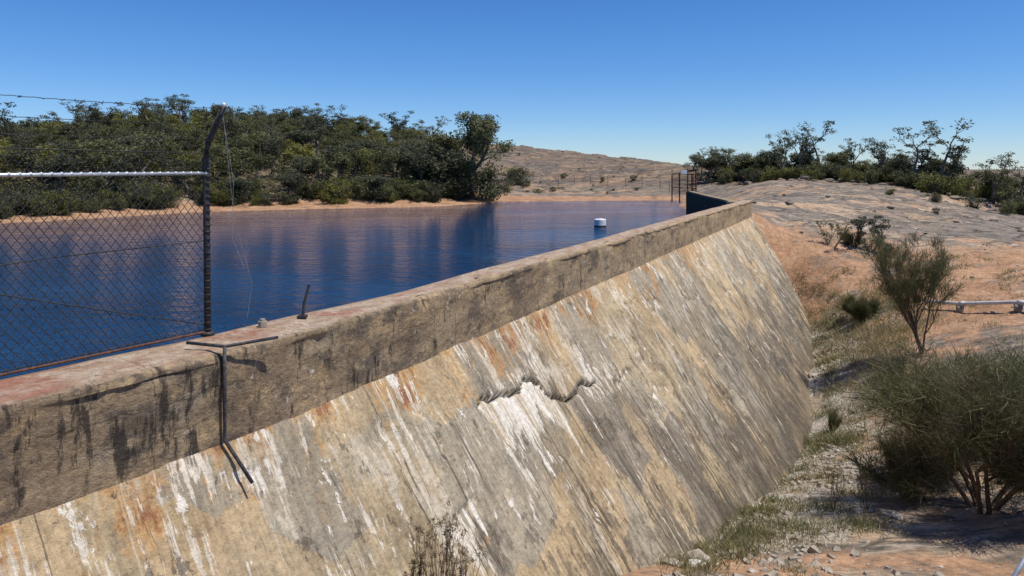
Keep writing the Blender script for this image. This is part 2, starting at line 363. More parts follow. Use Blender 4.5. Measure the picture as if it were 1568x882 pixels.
forest=sst(-2,-7,XX)*sst(2,7,DS)*(YY>30)
forest=np.maximum(forest,sst(72,84,YY+(XX-20)*.75)*sst(20,26,XX)*.8*(YY<110))
pattr(ter.data,'gravel',grv);pattr(ter.data,'soil',soil);pattr(ter.data,'forest',forest)

# water
sh=np.array(shore);c0=np.array([-20,30.])
ow=np.array(wallpts+[tuple(p+(p-c0)/np.linalg.norm(p-c0)*2.5) if i>0 else tuple(p) for i,p in enumerate(sh)][1:])
water=mkobj('reservoir_water',[(a,b,WL) for a,b in ow],[tuple(range(len(ow)))],[M_wat])

# ---------------------------------------------------------------- dam wall
dam=empty('dam_wall')
ta=np.arange(-14,36.9,.055);la=np.arange(0,9.4,.045)
T,L=np.meshgrid(ta,la);cs=math.cos(math.atan(SL));sn=math.sin(math.atan(SL))
disp=fbm(T*.5,L*.4,4,11)*.09+fbm(T*3,L*1.3,4,12)*.035+fbm(T*9,L*4,3,13)*.012
pl=fbm(T*.7,L*.55,5,20);disp+=-.03*sst(.02,.03,pl)+.025*sst(.09,.10,fbm(T*1.1+9,L*.6,5,21))-.02*sst(.05,.06,fbm(T*2.2+3,L*.9,5,24))
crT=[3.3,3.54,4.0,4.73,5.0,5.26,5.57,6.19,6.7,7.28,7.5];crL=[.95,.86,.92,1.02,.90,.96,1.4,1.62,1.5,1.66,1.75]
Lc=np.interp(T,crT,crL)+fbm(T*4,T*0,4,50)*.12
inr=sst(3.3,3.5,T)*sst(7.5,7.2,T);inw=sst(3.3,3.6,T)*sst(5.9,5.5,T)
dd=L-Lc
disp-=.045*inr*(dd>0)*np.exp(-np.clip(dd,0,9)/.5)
crack_groove_shade=inr*((dd>0)&(dd<.046));disp-=.09*crack_groove_shade  # one mask: carves the groove and places its painted shade
spall=inw*(dd>0)*(.22+.78*sst(1.1,.0,dd))*sst(2.2,1.0,dd)
spall=np.maximum(spall,.36*sst(4.6,5,T)*sst(7.4,7,T)*(dd>0)*sst(1.2,.1,dd))
for (a,b,la_,w) in((1.6,2.5,1.9,.05),(12.2,13.6,1.1,.05),(15.5,17.2,1.5,.06),(9.2,10.4,2.6,.04),(20,21.5,2.0,.06),(-.9,.0,.35,.04),(10.8,12,.7,.05),(8,9.2,1.9,.05),(-.2,.5,.3,.03)):
    q=sst(a,a+.15,T)*sst(b,b-.15,T)*((L-la_-fbm(T*3,T*0,4,60)*.5)>0)*np.exp(-np.clip(L-la_,0,9)/.45)
    disp-=w*q;spall=np.maximum(spall,.48*q)
edge=.1+.9*sst(.0,.7,L)
base_s=L*cs-.02;base_z=-HP+.02-L*sn
x,y=W(T,base_s+disp*sn*edge);z=base_z+disp*cs*edge
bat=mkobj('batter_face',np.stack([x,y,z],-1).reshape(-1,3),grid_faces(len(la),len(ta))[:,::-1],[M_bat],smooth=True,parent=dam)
setuv(bat.data,np.stack([T,L],-1).reshape(-1,2));pattr(bat.data,'spall',spall);pattr(bat.data,'crack_groove_shade',crack_groove_shade*.9)
ta=np.arange(-14,TEND+.01,.06);ta[-1]=TEND
wid=.52+.24*sst(3.0,.2,ta)
zo=np.r_[np.linspace(-.98,-.16,14),-.095,-.085,-.05,-.02];rows=[('o',zv) for zv in zo]
for k in range(1,9): rows.append(('t',k/9))
for q in (0,-.1,-.5,-1.0,-4): rows.append(('i',q))
VV=[];UU=[];TT=[]
ch=np.clip(fbm(ta*2.2,ta*0+3,4,80)-.04,0,1)*.30; sag=fbm(ta*.35,ta*0,3,81)*.05
lip=.022*sst(.06,-.04,fbm(ta*.6,ta*0,4,88))
for r,(k,a) in enumerate(rows):
    if k=='o':
        f=.35+.65*sst(-.9,-.6,a)
        s=(fbm(ta*1.5,ta*0+a*2,4,82)*.025+fbm(ta*7,ta*0+a*9,3,83)*.014-.014*(fbm(ta*.8,ta*0+a*3,5,84)>.05))*f
        if a>-.09: s=s+lip
        if a>-.03: s=s-ch-.012
        elif a>-.13: s=s-ch*.5
        zz=ta*0+a+(sag if a>-.3 else 0);v=-a;tp=0
    elif k=='t':
        s=-a*wid-(ch if a<.15 else 0);zz=sag+fbm(ta*3,ta*0+a*4,4,85)*.035-(ch*.3 if a<.2 else 0);v=-a*.5;tp=1
    else:
        s=-wid+fbm(ta*2,ta*0+a,3,86)*.02;zz=ta*0+a+(sag-.01 if a>-.05 else 0);v=-1-abs(a);tp=1 if a==0 else 0
    px,py=W(ta,s);VV.append(np.stack([px,py,zz],-1));UU.append(np.stack([ta,ta*0+v],-1));TT.append(ta*0+tp)
VV=np.array(VV);F=grid_faces(len(rows),len(ta))[:,::-1].tolist()
n=len(ta);F.append([i*n+n-1 for i in range(len(rows))])
par=mkobj('parapet',VV.reshape(-1,3),F,[M_par],smooth=True,parent=dam)
setuv(par.data,np.array(UU).reshape(-1,2));pattr(par.data,'top',np.array(TT))
par.data.set_sharp_from_angle(angle=math.radians(50))
def wallbox(mb,p,q,th,z0,z1,mi=0):
    p=Vector((*p,0));q=Vector((*q,0));d=(q-p);L_=d.length;c=(p+q)/2
    mb.box((c.x,c.y,(z0+z1)/2),(L_,th,z1-z0),mi,math.atan2(d.y,d.x))
mb=MB()
a=W(33.6,-.75);b=W(35.35,-.75);wallbox(mb,(float(a[0]),float(a[1])),(float(b[0]),float(b[1])),.6,-3,-.03)
mb.obj('end_block',[M_par],parent=dam)
mb=MB()
for p,q in zip(EXT[:-1],EXT[1:]): wallbox(mb,p,q,.38,-3.2,-.02+random.uniform(-.02,.02))
for p,q in zip(EXT[:-1],EXT[1:]): wallbox(mb,(p[0]-.215,p[1]),(q[0]-.215,q[1]),.04,-3.1,-.12,1)  # thin near-black slab along the water-side face
mb.obj('return_wall',[M_par,M_dkc],parent=dam)
# ---------------------------------------------------------------- fence
fence=empty('chain_link_fence')
P1=Vector((-3.155,7.58,0));D=Vector((-.542,-.84,0));P2=P1+D*3.3
nv=Vector((.84,-.542,0))
def post(name,P):
    mb=MB();pts=[P+Vector((0,0,-.05)),P+Vector((-.01,0,1.0)),P+Vector((-.02,0,1.82)),P+nv*.03+Vector((-.015,0,1.98)),P+nv*.11+Vector((0,0,2.12)),P+nv*.27+Vector((0,0,2.36))]
    mb.tube(pts,[.033,.033,.033,.033,.031,.029],10)
    mb.tube([P+Vector((0,0,-.01)),P+Vector((0,0,.03))],.07,10)
    mb.tube([pts[-1]-Vector((.02,0,.02)),pts[-1]+Vector((.015,0,.02))],.03,8,1)
    for q in range(26):
        zz=.05+q*.072;mb.tube([P+Vector((0,0,zz)),P+Vector((0,0,zz+.012))],.037,8,2)
    return mb.obj(name,[M_dkst,M_galv,M_wire],True,fence)
post('post',P1);post('corner_post',P2)
mb=MB();mb.tube([P1+Vector((0,0,1.67)),(P1+P2)/2+Vector((0,0,1.665)),P2+Vector((0,0,1.67))],.018,10)
for i in range(40):
    q=P1+D*(3.3*i/40+.03)+Vector((0,0,1.67));mb.tube([q-D*.008,q+D*.008],.022,8)
mb.obj('top_rail',[M_galv],True,fence)
def wires(name,lines,r,mat,par=fence):
    cu=bpy.data.curves.new(name,'CURVE');cu.dimensions='3D';cu.bevel_depth=r;cu.bevel_resolution=0
    for ln in lines:
        sp=cu.splines.new('POLY');sp.points.add(len(ln)-1)
        for i,p in enumerate(ln): sp.points[i].co=(*p,1)
    cu.materials.append(mat);o=bpy.data.objects.new(name,cu);col.objects.link(o)
    if par:o.parent=par
    return o
H=1.86;Ln=3.3;cell=.085;lines=[]
def fp(a,h):
    off=.018*math.sin(a*5+h*3)+.02*math.sin(a*2.1)*(1-h/H)
    return P1+D*a+nv*(off-.03)+Vector((0,0,h+.02+.02*math.sin(a*4)*(h/H)))
nw=int((Ln+H)/cell)
for i in range(nw+1):
    for sg_ in(1,-1):
        c=i*cell;pts=[]
        for j in range(0,28):
            h=H*j/27;a=c-h*.8 if sg_==1 else c-H*.8+h*.8
            if 0<=a<=Ln: pts.append(fp(a,h))
        if len(pts)>1: lines.append(pts)
wires('chain_mesh',lines,.0032,M_wire)
wires('tension_wires',[[fp(.02,.08),fp(1.2,.45),fp(3.3,1.1)],[fp(.02,.95),fp(1.6,.92),fp(3.3,.80)],[fp(.0,.03),fp(3.3,.03)],[fp(0,H),fp(3.3,H)]],.005,M_wire)
bw=[]
for (zz,of) in((2.33,.255),(2.17,.16),(2.03,.07)):
    A=P1+nv*of+Vector((0,0,zz));B=P2+nv*of+Vector((0,0,zz));ln=[]
    for j in range(61):
        t=j/60;p=A.lerp(B,t)+Vector((0,0,-.03*4*t*(1-t)+.003*math.sin(j*2.2)));ln.append(p)
        if j%3==1:
            for k in range(2):
                v=Vector((random.uniform(-1,1),random.uniform(-1,1),random.uniform(-1,1))).normalized()*.018
                bw.append([p-v,p+v])
    bw.append(ln)
wires('barbed_wire',bw,.003,M_wire)
tip=P1+nv*.25+Vector((0,0,2.3))
wires('loose_wire',[[tip,tip+Vector((.06,-.02,-.5)),tip+Vector((.12,0,-1.1)),tip+Vector((.28,.05,-1.75)),tip+Vector((.25,0,-2.1))],
 [tip+Vector((0,0,-.05)),tip+Vector((.1,.02,-.7)),tip+Vector((.08,.05,-1.3)),tip+Vector((.20,.05,-1.6))]],.0015,M_lwire)
mb=MB();mb.tube([P1+Vector((0,0,.03)),P2+Vector((0,0,.03))],.012,6);mb.obj('bottom_rail',[M_rust],False,fence)
br=empty('iron_bracket')
ox,oy=W(-.62,0);c=Vector((float(ox),float(oy),0))
nb=Vector((.86,-.5,0))
mb=MB()
mb.tube([c+nb*.035+Vector((-.42,.15,.05)),c+nb*.035+Vector((0,0,.05)),c+nb*.04+Vector((.36,.42,.04))],.016,8)
mb.tube([c+nb*.035+Vector((0,0,.05)),c+nb*.035+Vector((0,0,-.45)),c+nb*.04+Vector((.0,0,-.83)),c+nb*.10+Vector((.02,.02,-.93)),c+nb*.30+Vector((.06,.06,-1.2))],.017,8)
mb.obj('rods',[M_dkst],True,br)
mb=MB();b0=Vector((-2.41,8.41,-.02));mb.tube([b0,b0+Vector((.02,0,.2)),b0+Vector((.07,.02,.40))],[.02,.018,.017],6);mb.box((b0.x,b0.y,.02),(.10,.08,.03))
mb.obj('bent_iron_stub',[M_dkst])
mb=MB();mb.tube([(-2.73,8.0,-.01),(-2.73,8.0,.05)],.05,8);mb.tube([(-2.73,8.0,.05),(-2.73,8.0,.075)],.03,8);mb.obj('anchor_bolt',[M_stone])

mb=MB();fx,fy=5.04,41.8;N=20
mb.tube([(fx,fy,-1.9),(fx,fy,-1.62),(fx,fy,-1.20),(fx,fy,-1.17)],[.34,.34,.34,.31],N)
mb.tube([(fx,fy,-1.175),(fx,fy,-1.13)],.12,10,0)
mb.tube([(fx,fy,-1.64),(fx,fy,-1.52)],.35,N,1)
mb.obj('white_float',[M_white,M_dkst],False)

gate=empty('gate_fence');mb=MB();gxy=(13.75,57.2)
for k,(a,b,h) in enumerate(((0,0,2.1),(-.5,.6,1.8),(.25,-1.6,2.0),(-.9,1.5,1.6),(.15,-.8,1.7))):
    z0=max(g1(gxy[0]+a+.6,gxy[1]+b),-.4)
    mb.tube([(gxy[0]+a,gxy[1]+b,-1.0),(gxy[0]+a,gxy[1]+b,z0+h)],.055,6)
for zz in(.2,.8,1.3): mb.tube([(gxy[0]+.25,gxy[1]-1.6,zz),(gxy[0],gxy[1],zz),(gxy[0]-.9,gxy[1]+1.5,zz)],.03,5)
for q in np.linspace(0,1,22):
    mb.tube([(gxy[0]+.25-q*1.15,gxy[1]-1.6+q*3.1,-.3),(gxy[0]+.25-q*1.15,gxy[1]-1.6+q*3.1,1.3)],.016,4)
mb.box((gxy[0]-.3,gxy[1]-.1,1.45),(.45,.06,.32),1)
mb.obj('gate_posts',[M_rust,M_white],False,gate)
df=empty('distant_fence');mb=MB()
fl=[(6,95),(10,93),(14,90),(17,84),(18.5,76),(17,68),(14,58)]
pp=[]
for (x1,y1),(x2,y2) in zip(fl[:-1],fl[1:]):
    n=max(2,int(math.hypot(x2-x1,y2-y1)/2.5))
    for i in range(n): pp.append((x1+(x2-x1)*i/n,y1+(y2-y1)*i/n))
pz=[max(g1(a,b),-1.6) for a,b in pp]
for (a,b),z0 in zip(pp,pz): mb.tube([(a,b,z0-.2),(a,b,z0+1.25)],.028,5)
for hh in(.4,.8,1.2): mb.tube([(a,b,z0+hh) for (a,b),z0 in zip(pp,pz)],.01,4)
mb.obj('posts_and_wires',[M_rust],False,df)

mb=MB();pts=[(17.3,30.6),(17.9,29.2),(18.7,27.0),(19.6,24.6),(21,21)]
P=[Vector((a,b,g1(a,b)+.32)) for a,b in pts]
mb.tube(P,.07,12);mb.tube([P[1],P[1]+(P[2]-P[1])*.08],.10,12)
mb.tube([P[2],P[2]+(P[3]-P[2])*.08],.10,12)
for p in P[1:4]: mb.box((p.x,p.y,p.z-.25),(.18,.25,.35),1)
mb.obj('water_pipe',[M_pipe,M_stone],True)

# ---------------------------------------------------------------- vegetation
def rv(n):
    v=rng.normal(size=(n,3));return v/np.linalg.norm(v,axis=1,keepdims=True)
def leaves(mb,c,r,n,ls,mi,var,flat=.7,asp=.45):
    d=rv(n);p=np.array(c)+d*np.array([r,r,r*flat])*(rng.random((n,1))**.45)
    a=rv(n);b=np.cross(a,rv(n));b/=np.linalg.norm(b,axis=1,keepdims=True)+1e-9
    s=ls*(.6+.8*rng.random((n,1)))
    Q=np.stack([p-a*s,p-b*s*asp,p+a*s,p+b*s*asp],1)
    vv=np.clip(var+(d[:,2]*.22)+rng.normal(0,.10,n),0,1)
    mb.quads(Q,mi,vv)
def needles(mb,c,n,ln,wd,dirv,spread,mi,var,r=.1):
    p=np.array(c)+rng.normal(size=(n,3))*r
    d=np.array(dirv)[None]+rng.normal(size=(n,3))*spread;d/=np.linalg.norm(d,axis=1,keepdims=True)
    b=np.cross(d,rv(n));b/=np.linalg.norm(b,axis=1,keepdims=True)+1e-9
    l=ln*(.5+rng.random((n,1)));
    T_=np.stack([p-b*wd,p+b*wd,p+d*l],1);mb.tris(T_,mi,np.clip(var+rng.normal(0,.15,n),0,1))
def grow(mb,p,d,ln,r,depth,tips,up=.15,wig=.25,split=3,n=5,ang=.7,shr=.68):
    pts=[p];rad=[r];k=4
    for i in range(k):
        d=(d+Vector((random.uniform(-1,1),random.uniform(-1,1),random.uniform(-1,1)))*wig*.5+Vector((0,0,up*.4))).normalized()
        p=p+d*ln/k;pts.append(p);rad.append(r*(1-.42*(i+1)/k))
    mb.tube(pts,rad,n if depth>1 else 4,0,False)
    if depth<=0: tips.append((p,d));return
    if depth<=1: tips.append((pts[2],d))
    for i in range(split):
        v=Vector((random.uniform(-1,1),random.uniform(-1,1),random.uniform(-.3,.6)))
        nd=(d+v*ang).normalized();st=pts[random.choice([2,3,4])] if i else p
        grow(mb,st,nd,ln*shr*random.uniform(.75,1.2),r*.52,depth-1,tips,up,wig,split,n,ang,shr)
def tree(name,seed,h,cr,ls,nl,mats,flat=.6,depth=2,split=3,stems=1,ang=.8,ub=.15,link=False,low=0,trunk=.45,maxw=None,lowr=.22):
    random.seed(seed);mb=MB();tips=[]
    for s in range(stems):
        d=Vector((random.uniform(-.15,.15),random.uniform(-.15,.15),1)).normalized() if stems==1 else Vector((random.uniform(-.8,.8),random.uniform(-.8,.8),1)).normalized()
        grow(mb,Vector((0,0,-.15)),d,h*trunk,h*.022/math.sqrt(stems)+.02,depth,tips,ub,.3,split,6,ang)
    mx=max(t[0].z for t in tips)
    for p,d in tips:
        r=cr*random.uniform(.6,1.25)
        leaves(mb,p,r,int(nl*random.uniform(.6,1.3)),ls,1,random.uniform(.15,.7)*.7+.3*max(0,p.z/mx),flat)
    for i in range(low):
        a=random.uniform(0,6.28);q=Vector((math.cos(a)*h*lowr,math.sin(a)*h*lowr,random.uniform(.08,.45)*mx))
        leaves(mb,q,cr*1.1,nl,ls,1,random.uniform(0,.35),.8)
    A=np.array(mb.V);top=A[A[:,2]>A[:,2].max()*.45];cx,cy=top[:,0].mean(),top[:,1].mean()
    k=h/np.percentile(A[:,2],99.7);ww=1.0
    if maxw:
        w_=np.percentile(abs(top[:,0]-cx),96)*2*k;ww=min(1.4,max(.4,maxw/w_))
    A[:,0]=(A[:,0]-cx*np.clip(A[:,2]/h,0,1))*k*ww;A[:,1]=(A[:,1]-cy*np.clip(A[:,2]/h,0,1))*k*ww;A[:,2]*=k
    mb.V=[tuple(q) for q in A]
    return mb.obj(name,mats,link=link)
protos=[]
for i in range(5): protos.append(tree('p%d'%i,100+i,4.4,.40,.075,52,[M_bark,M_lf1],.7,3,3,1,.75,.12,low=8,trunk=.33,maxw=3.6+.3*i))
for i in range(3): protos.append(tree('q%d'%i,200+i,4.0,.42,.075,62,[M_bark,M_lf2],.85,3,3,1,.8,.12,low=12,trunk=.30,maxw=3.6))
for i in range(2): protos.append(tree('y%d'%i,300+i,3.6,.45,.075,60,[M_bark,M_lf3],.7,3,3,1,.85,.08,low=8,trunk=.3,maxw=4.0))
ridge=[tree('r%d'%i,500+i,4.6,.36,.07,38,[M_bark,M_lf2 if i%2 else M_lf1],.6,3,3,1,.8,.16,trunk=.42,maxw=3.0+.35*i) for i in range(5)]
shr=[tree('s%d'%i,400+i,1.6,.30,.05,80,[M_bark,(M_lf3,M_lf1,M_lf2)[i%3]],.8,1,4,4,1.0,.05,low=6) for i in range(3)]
def inst(par,me,name,x,y,s,rz=None,sz=1.0,z=None):
    o=bpy.data.objects.new(name,me);col.objects.link(o);o.parent=par
    o.location=(x,y,(g1(x,y) if z is None else z)-.05);o.rotation_euler=(random.uniform(-.05,.05),random.uniform(-.05,.05),random.uniform(0,6.28) if rz is None else rz)
    o.scale=(s*random.uniform(.9,1.15),s*random.uniform(.9,1.15),s*sz);return o
random.seed(5)
wood=empty('bushland_trees')
xs=rng.uniform(-115,2,3000);ys=rng.uniform(38,126,3000)
zz,inn,dss,_=ground(xs,ys,True)
kept=[]
for x_,y_,z_,i_,d_ in zip(xs,ys,zz,inn,dss):
    if i_ or d_<2.6: continue
    if x_>-4.5-(max(0,y_-80)*.22): continue
    if x_/y_<-.86: continue
    md=1.75+(y_-40)*.010
    if any((x_-a)**2+(y_-b)**2<md*md for a,b in kept): continue
    kept.append((x_,y_))
    n_=float(vn(x_*.09,y_*.09,91));k=random.random()
    if d_<5: pr=random.choice(protos);s=random.uniform(.4,.75)
    elif d_<14: pr=random.choice(protos);s=random.uniform(.6,.95)
    else:
        pr=protos[8+random.randrange(2)] if (n_>.56 and k<.75) else (random.choice(protos[5:8]) if k<.3 else random.choice(protos[:5]));s=random.uniform(.62,.95)
        if random.random()<.14: pr=random.choice(ridge);s*=1.38
    inst(wood,pr.data,'tree',x_,y_,s,z=z_)
print('TREES',len(kept))
bl=empty('shoreline_shrubs')
for i in range(200):
    k=random.randrange(6,14);a=sh[k];b=sh[k+1];t=random.random();p=a+(b-a)*t
    d=b-a;nrm=np.array([d[1],-d[0]])/np.linalg.norm(d)
    if (p+nrm-c0)@(p+nrm-c0)<(p-c0)@(p-c0): nrm=-nrm
    p=p+nrm*random.uniform(2.0,5.5)
    inst(bl,random.choice(shr).data,'shrub',p[0],p[1],random.uniform(.4,1.15))
et=tree('eucalyptus_tree',905,8.4,.62,.085,130,[M_bark,M_lf1],.75,3,4,1,.8,.10,link=True,trunk=.30,maxw=6.6,low=22,lowr=.16)
et.location=(-4.0,71.5,g1(-4.0,71.5)-.1)
for i,(x_,y_,s) in enumerate(((-6.5,70.5,1.1),(-8.3,68.2,1.05),(-3.0,72.5,.75),(-5.6,73,1.0),(-9.5,70,1.15),(-2.6,73.4,.4),(-7.5,72,1.15))): inst(wood,protos[5+i%3].data,'tree',x_,y_,s)
rt=empty('ridge_trees')
for (x_,y_,h) in((23,85,3.4),(24.5,86,3.8),(26.5,84,3.3),(28,82,3.9),(29.7,80,5.0),(31.3,79,5.4),(32.6,78,6.0),(34.5,74,4.1),(36,72,4.2),(38,69,5.4),(39.6,67,6.2),(41.5,63,4.3),(43,62,4.0),(45,61,4.5)):
    pr=random.choice(ridge if h>3.9 else protos[5:8]);inst(rt,pr.data,'tree',x_,y_,h/4.4)
for i in range(85):
    t=random.random();x_=23+t*30+random.uniform(-2,4);y_=88-t*32+random.uniform(-2,10)
    inst(rt,random.choice(protos[:8]+ridge).data,'tree',x_,y_,random.uniform(.38,.74))
for i in range(150):
    t=random.random()**.8;x_=23+t*26+random.uniform(-1,3);y_=83-t*31+random.uniform(-3,7)
    inst(rt,random.choice(shr).data,'shrub',x_,y_,random.uniform(.4,1.2))
ds_=empty('scattered_shrubs')
for (x_,y_,s) in((1.0,92,1.5),(.2,96,1.3),(7,100,.5),(12,97,.4),(5,88,.4),(3,86,.5),(16,96,.5),(30,58,.35),(33,57,.5),(36,57,.6),(38,56,.7),(29,50,.25),(-1,86,.9),(-2,82,.8),(-.5,79,.5)):
    inst(ds_,random.choice(shr).data,'shrub',x_,y_,s)
for i in range(34):
    inst(ds_,random.choice(shr).data,'shrub',random.uniform(-5,28),random.uniform(85,140),random.uniform(.12,.28))

def rock(mb,c,r,mi=0,sub=2,fl=.7):
    bm=bmesh.new();bmesh.ops.create_icosphere(bm,subdivisions=sub,radius=1)
    b=len(mb.V);ax=(random.uniform(.7,1.3),random.uniform(.7,1.3),fl*random.uniform(.7,1.2));rz=random.uniform(0,6.28);off=Vector((random.uniform(0,99),)*3)
    for v in bm.verts:
        k=1+.45*mnoise.noise(v.co*1.1+off)+.15*mnoise.noise(v.co*3+off)
        q=v.co*k*r;q=Vector((q.x*ax[0],q.y*ax[1],q.z*ax[2]));q.rotate(Euler((0,0,rz)));mb.V.append((q.x+c[0],q.y+c[1],q.z+c[2]))
    for f in bm.faces: mb.F.append(tuple(b+v.index for v in f.verts));mb.M.append(mi);mb.var.append(random.random())
    bm.free()
mb=MB()
for i in range(60):
    t=random.random();x_=26+t*20+random.uniform(-2,3);y_=76-t*24+random.uniform(-2,6);r=random.uniform(.15,.6);rock(mb,(x_,y_,g1(x_,y_)+r*.1),r,0,3,.5)
for i in range(45):
    x_=random.uniform(15,36);y_=random.uniform(40,62);r=random.uniform(.06,.28);rock(mb,(x_,y_,g1(x_,y_)+r*.1),r,0,2,.5)
mb.obj('ridge_boulders',[M_boul],True)
# rubble: small angular flat chips
mb=MB();random.seed(3)
cv=np.array([(-1,-1,-1),(1,-1,-1),(1,1,-1),(-1,1,-1),(-1,-1,1),(1,-1,1),(1,1,1),(-1,1,1)],float)
cf=[(3,2,1,0),(4,5,6,7),(0,1,5,4),(1,2,6,5),(2,3,7,6),(3,0,4,7)]
N=9000;tt=rng.uniform(4.6,31,N);off=np.abs(rng.normal(0,1.5,N))
toeT=[5.0,6.7,10.2,17.0,21.2,26.1,31.5,33.4];toeS=[2.3,2.6,3.1,3.85,3.95,3.7,3.1,2.2]
tx=np.interp(tt,toeT,toeS)
gx_,gy_=W(tt,tx+off-.1)
ex=rng.uniform(3,26,3000);ey=rng.uniform(10,46,3000);eo=(ex*.902-ey*.432+5.375)>3.5
gx_=np.r_[gx_,ex[eo]];gy_=np.r_[gy_,ey[eo]];gz_=ground(gx_,gy_)
cl=fbm(gx_*.9,gy_*.9,3,99);ok=cl>-.06;gx_,gy_,gz_=gx_[ok],gy_[ok],gz_[ok];N=len(gx_)
gs=.010+.085*rng.random(N)**5
VV=[];FF=[]
for i in range(N):
    s=gs[i]*np.array([rng.uniform(.6,1.6),rng.uniform(.6,1.4),rng.uniform(.25,.7)]);R=rng.uniform(0,6.28);tl=rng.uniform(-.5,.5)
    v=cv*(1+rng.uniform(-.45,.15,(8,3)));v[4:,:2]*=rng.uniform(.5,.9);v=v*s
    v=np.stack([v[:,0],v[:,1]*math.cos(tl)-v[:,2]*math.sin(tl),v[:,1]*math.sin(tl)+v[:,2]*math.cos(tl)],-1)
    c_,s_=math.cos(R),math.sin(R)
    v=np.stack([v[:,0]*c_-v[:,1]*s_,v[:,0]*s_+v[:,1]*c_,v[:,2]],-1)+np.array([gx_[i],gy_[i],gz_[i]+gs[i]*.1])
    b=i*8;VV.append(v);FF+= [tuple(b+k for k in f) for f in cf]
gravel=mkobj('gravel',np.concatenate(VV),FF,[M_stone])
for (x_,y_,r,mt,nm) in((3.1,12.1,.26,M_stone,'broken_rock'),(2.55,11.55,.18,M_stone,'broken_rock'),(2.9,11.5,.14,M_wst,'white_rock'),(7.3,14.1,.2,M_stone,'broken_rock'),(6.9,14.6,.13,M_stone,'broken_rock'),(5.2,15.8,.14,M_stone,'broken_rock'),(9.2,21,.18,M_stone,'broken_rock'),(11.3,27.5,.2,M_stone,'broken_rock')):
    mb=MB();rock(mb,(0,0,0),r,0,1,.5);o=mb.obj(nm,[mt],False);o.location=(x_,y_,g1(x_,y_)+r*.15)

def grass(name,spots,mat):
    mb=MB()
    for (x_,y_,r,h,n) in spots:
        px=x_+rng.normal(0,r,n);py=y_+rng.normal(0,r,n);pz=ground(px,py)-.02
        p=np.stack([px,py,pz],-1);d=rng.normal(size=(n,3))*.5;d[:,2]=1;d/=np.linalg.norm(d,axis=1,keepdims=True)
        l=h*(.4+.8*rng.random((n,1)));b=np.cross(d,rv(n));b/=np.linalg.norm(b,axis=1,keepdims=True);w=.004+.00018*y_
        bend=rv(n)*np.array([1,1,.2])*l*.4
        mid=p+d*l*.55;tip=p+d*l+bend
        mb.quads(np.stack([p-b*w,p+b*w,mid+b*w*.8,mid-b*w*.8],1),0,np.clip(rng.normal(.5,.22,n),0,1))
        mb.tris(np.stack([mid-b*w*.8,mid+b*w*.8,tip],1),0,np.clip(rng.normal(.6,.22,n),0,1))
    return mb.obj(name,[mat])
sp=[];sg=[]
for i in range(150):
    t=rng.uniform(5,34);s0=np.interp(t,toeT,toeS);q=W(t,s0+abs(rng.normal(0,.9))+.05)
    (sg if rng.random()<.4 else sp).append((float(q[0]),float(q[1]),.16,.22,75))
for (x_,y_,r,h,n) in((3.9,13.0,.3,.28,260),(4.4,13.7,.3,.35,300),(5.3,13.6,.3,.25,220),(6.5,13.6,.25,.25,200),(3.2,12.8,.25,.25,200),(9.5,21.2,.3,.5,260),(6.4,15.0,.25,.25,150),(4.9,14.9,.25,.3,220),(8.7,22.0,.25,.4,180)):
    sg.append((x_,y_,r,h,n));sp.append((x_+.2,y_+.1,r*1.3,h*.9,n))
for i in range(170):
    x_=rng.uniform(7,24);y_=rng.uniform(13,38)
    if x_*.902-y_*.432+5.375<5 : continue
    sp.append((x_,y_,.25,.24,60))
for (x_,y_) in((16.4,33),(15.8,32),(16.8,31.5),(13.2,26),(13.8,27.5),(14.5,28.5),(12.6,24.5),(15,30),(16,29),(11.8,22.5),(10.9,20),(14.6,33),(14.2,31)): sp.append((x_,y_,.7,.42,480))
grass('dry_grass',sp,M_gr);grass('green_grass',sg,M_gg)

def sheoak(name,seed,h,w,stems,nt,ln,wd,mats,depth=3,droop=.0,split=3,loc=(0,0),ang=.6,brown=.15,low=.1,spread=.5,trunk=.42):
    random.seed(seed);mb=MB();tips=[]
    for s in range(stems):
        a=random.uniform(0,6.28);d=Vector((math.cos(a)*w/h*.8,math.sin(a)*w/h*.8,1)).normalized()
        grow(mb,Vector((random.uniform(-.08,.08),random.uniform(-.08,.08),-.1)),d,h*trunk,.016*h/2+.01,depth,tips,.12,.3,split,5,ang,.66)
    for p,d in tips:
        if p.z<low*h: continue
        dd=(d.x,d.y,d.z+.25-droop)
        mi=2 if random.random()<brown else 1
        va=random.uniform(.05,.85)
        needles(mb,p,nt,ln,wd,dd,spread,mi,va,.07*h/3)
        needles(mb,(p.x-d.x*.1,p.y-d.y*.1,p.z-d.z*.12),nt//2,ln,wd,dd,spread*1.3,mi,va*.7,.09*h/3)
    zs=sorted(v[2] for v in mb.V)[int(len(mb.V)*.995)];k=h/zs;mb.V=[(a*k,b*k,c*k) for a,b,c in mb.V]
    o=mb.obj(name,mats);o.location=(loc[0],loc[1],g1(*loc)-.03);return o
mm=[M_tw,M_nd,M_ndb]
sheoak('sheoak_tree',11,4.1,1.3,6,44,.26,.0075,mm,3,0,3,(14.2,25.3),.42,.12,.3)
sheoak('sheoak_shrub',13,3.2,3.0,7,32,.28,.0042,mm,3,.5,3,(9.0,14.0),.95,.25,.03,.5,.3)
sheoak('sheoak_shrub',14,2.4,2.6,7,32,.26,.0045,mm,3,.4,3,(10.0,16.6),.9,.15,.02,.5,.3)
sheoak('sheoak_shrub',17,2.1,2.4,6,30,.26,.0044,mm,3,.6,3,(9.7,12.9),.95,.4,.02,.5,.28)
sheoak('sheoak_shrub',19,1.5,1.8,6,26,.24,.0044,mm,3,.5,3,(8.3,15.4),.95,.35,.0,.5,.28)
sheoak('green_bush',15,1.1,1.0,6,60,.3,.008,mm,2,0,4,(15.1,31.7),.6,0,.02)
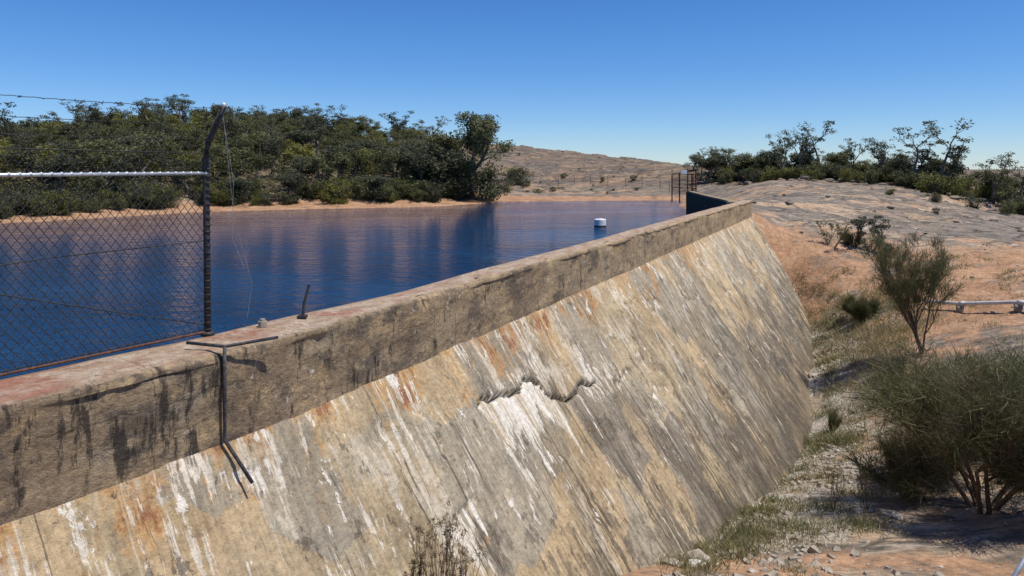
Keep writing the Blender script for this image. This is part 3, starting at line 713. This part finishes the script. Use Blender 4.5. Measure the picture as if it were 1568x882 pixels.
sheoak('green_bush',16,.8,.9,6,30,.22,.008,mm,2,0,3,(18.0,38.6),.6,0,.02)
sheoak('reed_clump',18,.8,.6,6,60,.5,.006,mm,1,-.6,3,(9.9,22.6),.5,0,.0,.25)
o=tree('small_tree',77,1.9,.22,.04,90,[M_bark,M_lf2],.6,2,3,2,.95,.05,link=True,low=2,maxw=2.2);o.location=(18.6,38,g1(18.6,38)-.05)
o=tree('small_tree',78,1.5,.22,.04,40,[M_bark,M_nd],.7,2,3,2,.8,.15,link=True,maxw=1.2);o.location=(16.6,38,g1(16.6,38)-.05)
def weed(name,seed,h,loc,z,st=7):
    random.seed(seed);mb=MB();tips=[]
    for s in range(st):
        d=Vector((random.uniform(-.35,.35),random.uniform(-.35,.35),1)).normalized()
        grow(mb,Vector((random.uniform(-.05,.05),random.uniform(-.05,.05),0)),d,h*.55,.006,2,tips,.5,.25,3,4,.3,.55)
    for p,d in tips: needles(mb,p,9,.035,.005,tuple(d),.9,1,random.random(),.012)
    o=mb.obj(name,[M_tw,M_ndb]);o.location=(*loc,z)
weed('dead_weed',21,1.05,(-.72,6.75),-2.6,9);weed('dead_weed',22,.8,(-.5,6.9),-2.7,6);weed('dead_weed',23,.6,(-.95,6.8),-2.5,5)
weed('dead_weed',24,.9,(6.6,15.0),g1(6.6,15.0));weed('dead_weed',25,.7,(7.1,14.7),g1(7.1,14.7))
mb=MB();q0=Vector((4.42,6.5,-1.98));q1=Vector((4.75,6.7,-1.78));q2=Vector((5.6,7.2,-1.4))
mb.tube([q0,q1,q2],.02,8)
for q in(q0,q2): mb.tube([q,(q.x,q.y,g1(q.x,q.y)-.1)],.02,8)
mb.obj('handrail',[M_galv],True)

# ---------------------------------------------------------------- light
SE,az=math.radians(67),math.atan2(-.35,.85)
sd=Vector((math.cos(az)*math.cos(SE),math.sin(az)*math.cos(SE),math.sin(SE)))
L_=bpy.data.lights.new('sun','SUN');L_.energy=5.0;L_.angle=math.radians(.5);L_.color=(1,.955,.88)
so=bpy.data.objects.new('sun',L_);col.objects.link(so);so.rotation_euler=sd.to_track_quat('Z','Y').to_euler();so.location=(0,0,30)
w=bpy.data.worlds.new('World');scene.world=w;w.use_nodes=True;nt=w.node_tree
sk=nt.nodes.new('ShaderNodeTexSky');sk.sky_type='NISHITA';sk.sun_disc=False;sk.sun_elevation=SE
sk.sun_rotation=math.atan2(sd.x,sd.y);sk.altitude=900;sk.air_density=1.0;sk.dust_density=0.0;sk.ozone_density=4.5
hs=nt.nodes.new('ShaderNodeHueSaturation');hs.inputs['Saturation'].default_value=1.14;hs.inputs['Value'].default_value=1.0
mx=nt.nodes.new('ShaderNodeMix');mx.data_type='RGBA';mx.blend_type='MULTIPLY';mx.inputs[0].default_value=1;mx.inputs[7].default_value=(.84,.97,1.22,1)
nt.links.new(sk.outputs[0],mx.inputs[6]);nt.links.new(mx.outputs[2],hs.inputs['Color'])
nt.links.new(hs.outputs[0],nt.nodes['Background'].inputs[0]);nt.nodes['Background'].inputs[1].default_value=.102
cd=bpy.data.cameras.new('camera');cd.lens=25.7;cd.sensor_width=36;cd.clip_end=8000;cd.clip_start=.05;cd.shift_y=-.1167
co=bpy.data.objects.new('camera',cd);col.objects.link(co);co.location=(0,0,1.72);co.rotation_euler=(math.radians(90),0,0)
scene.camera=co
scene.view_settings.view_transform='Standard';scene.view_settings.look='None';scene.view_settings.exposure=0
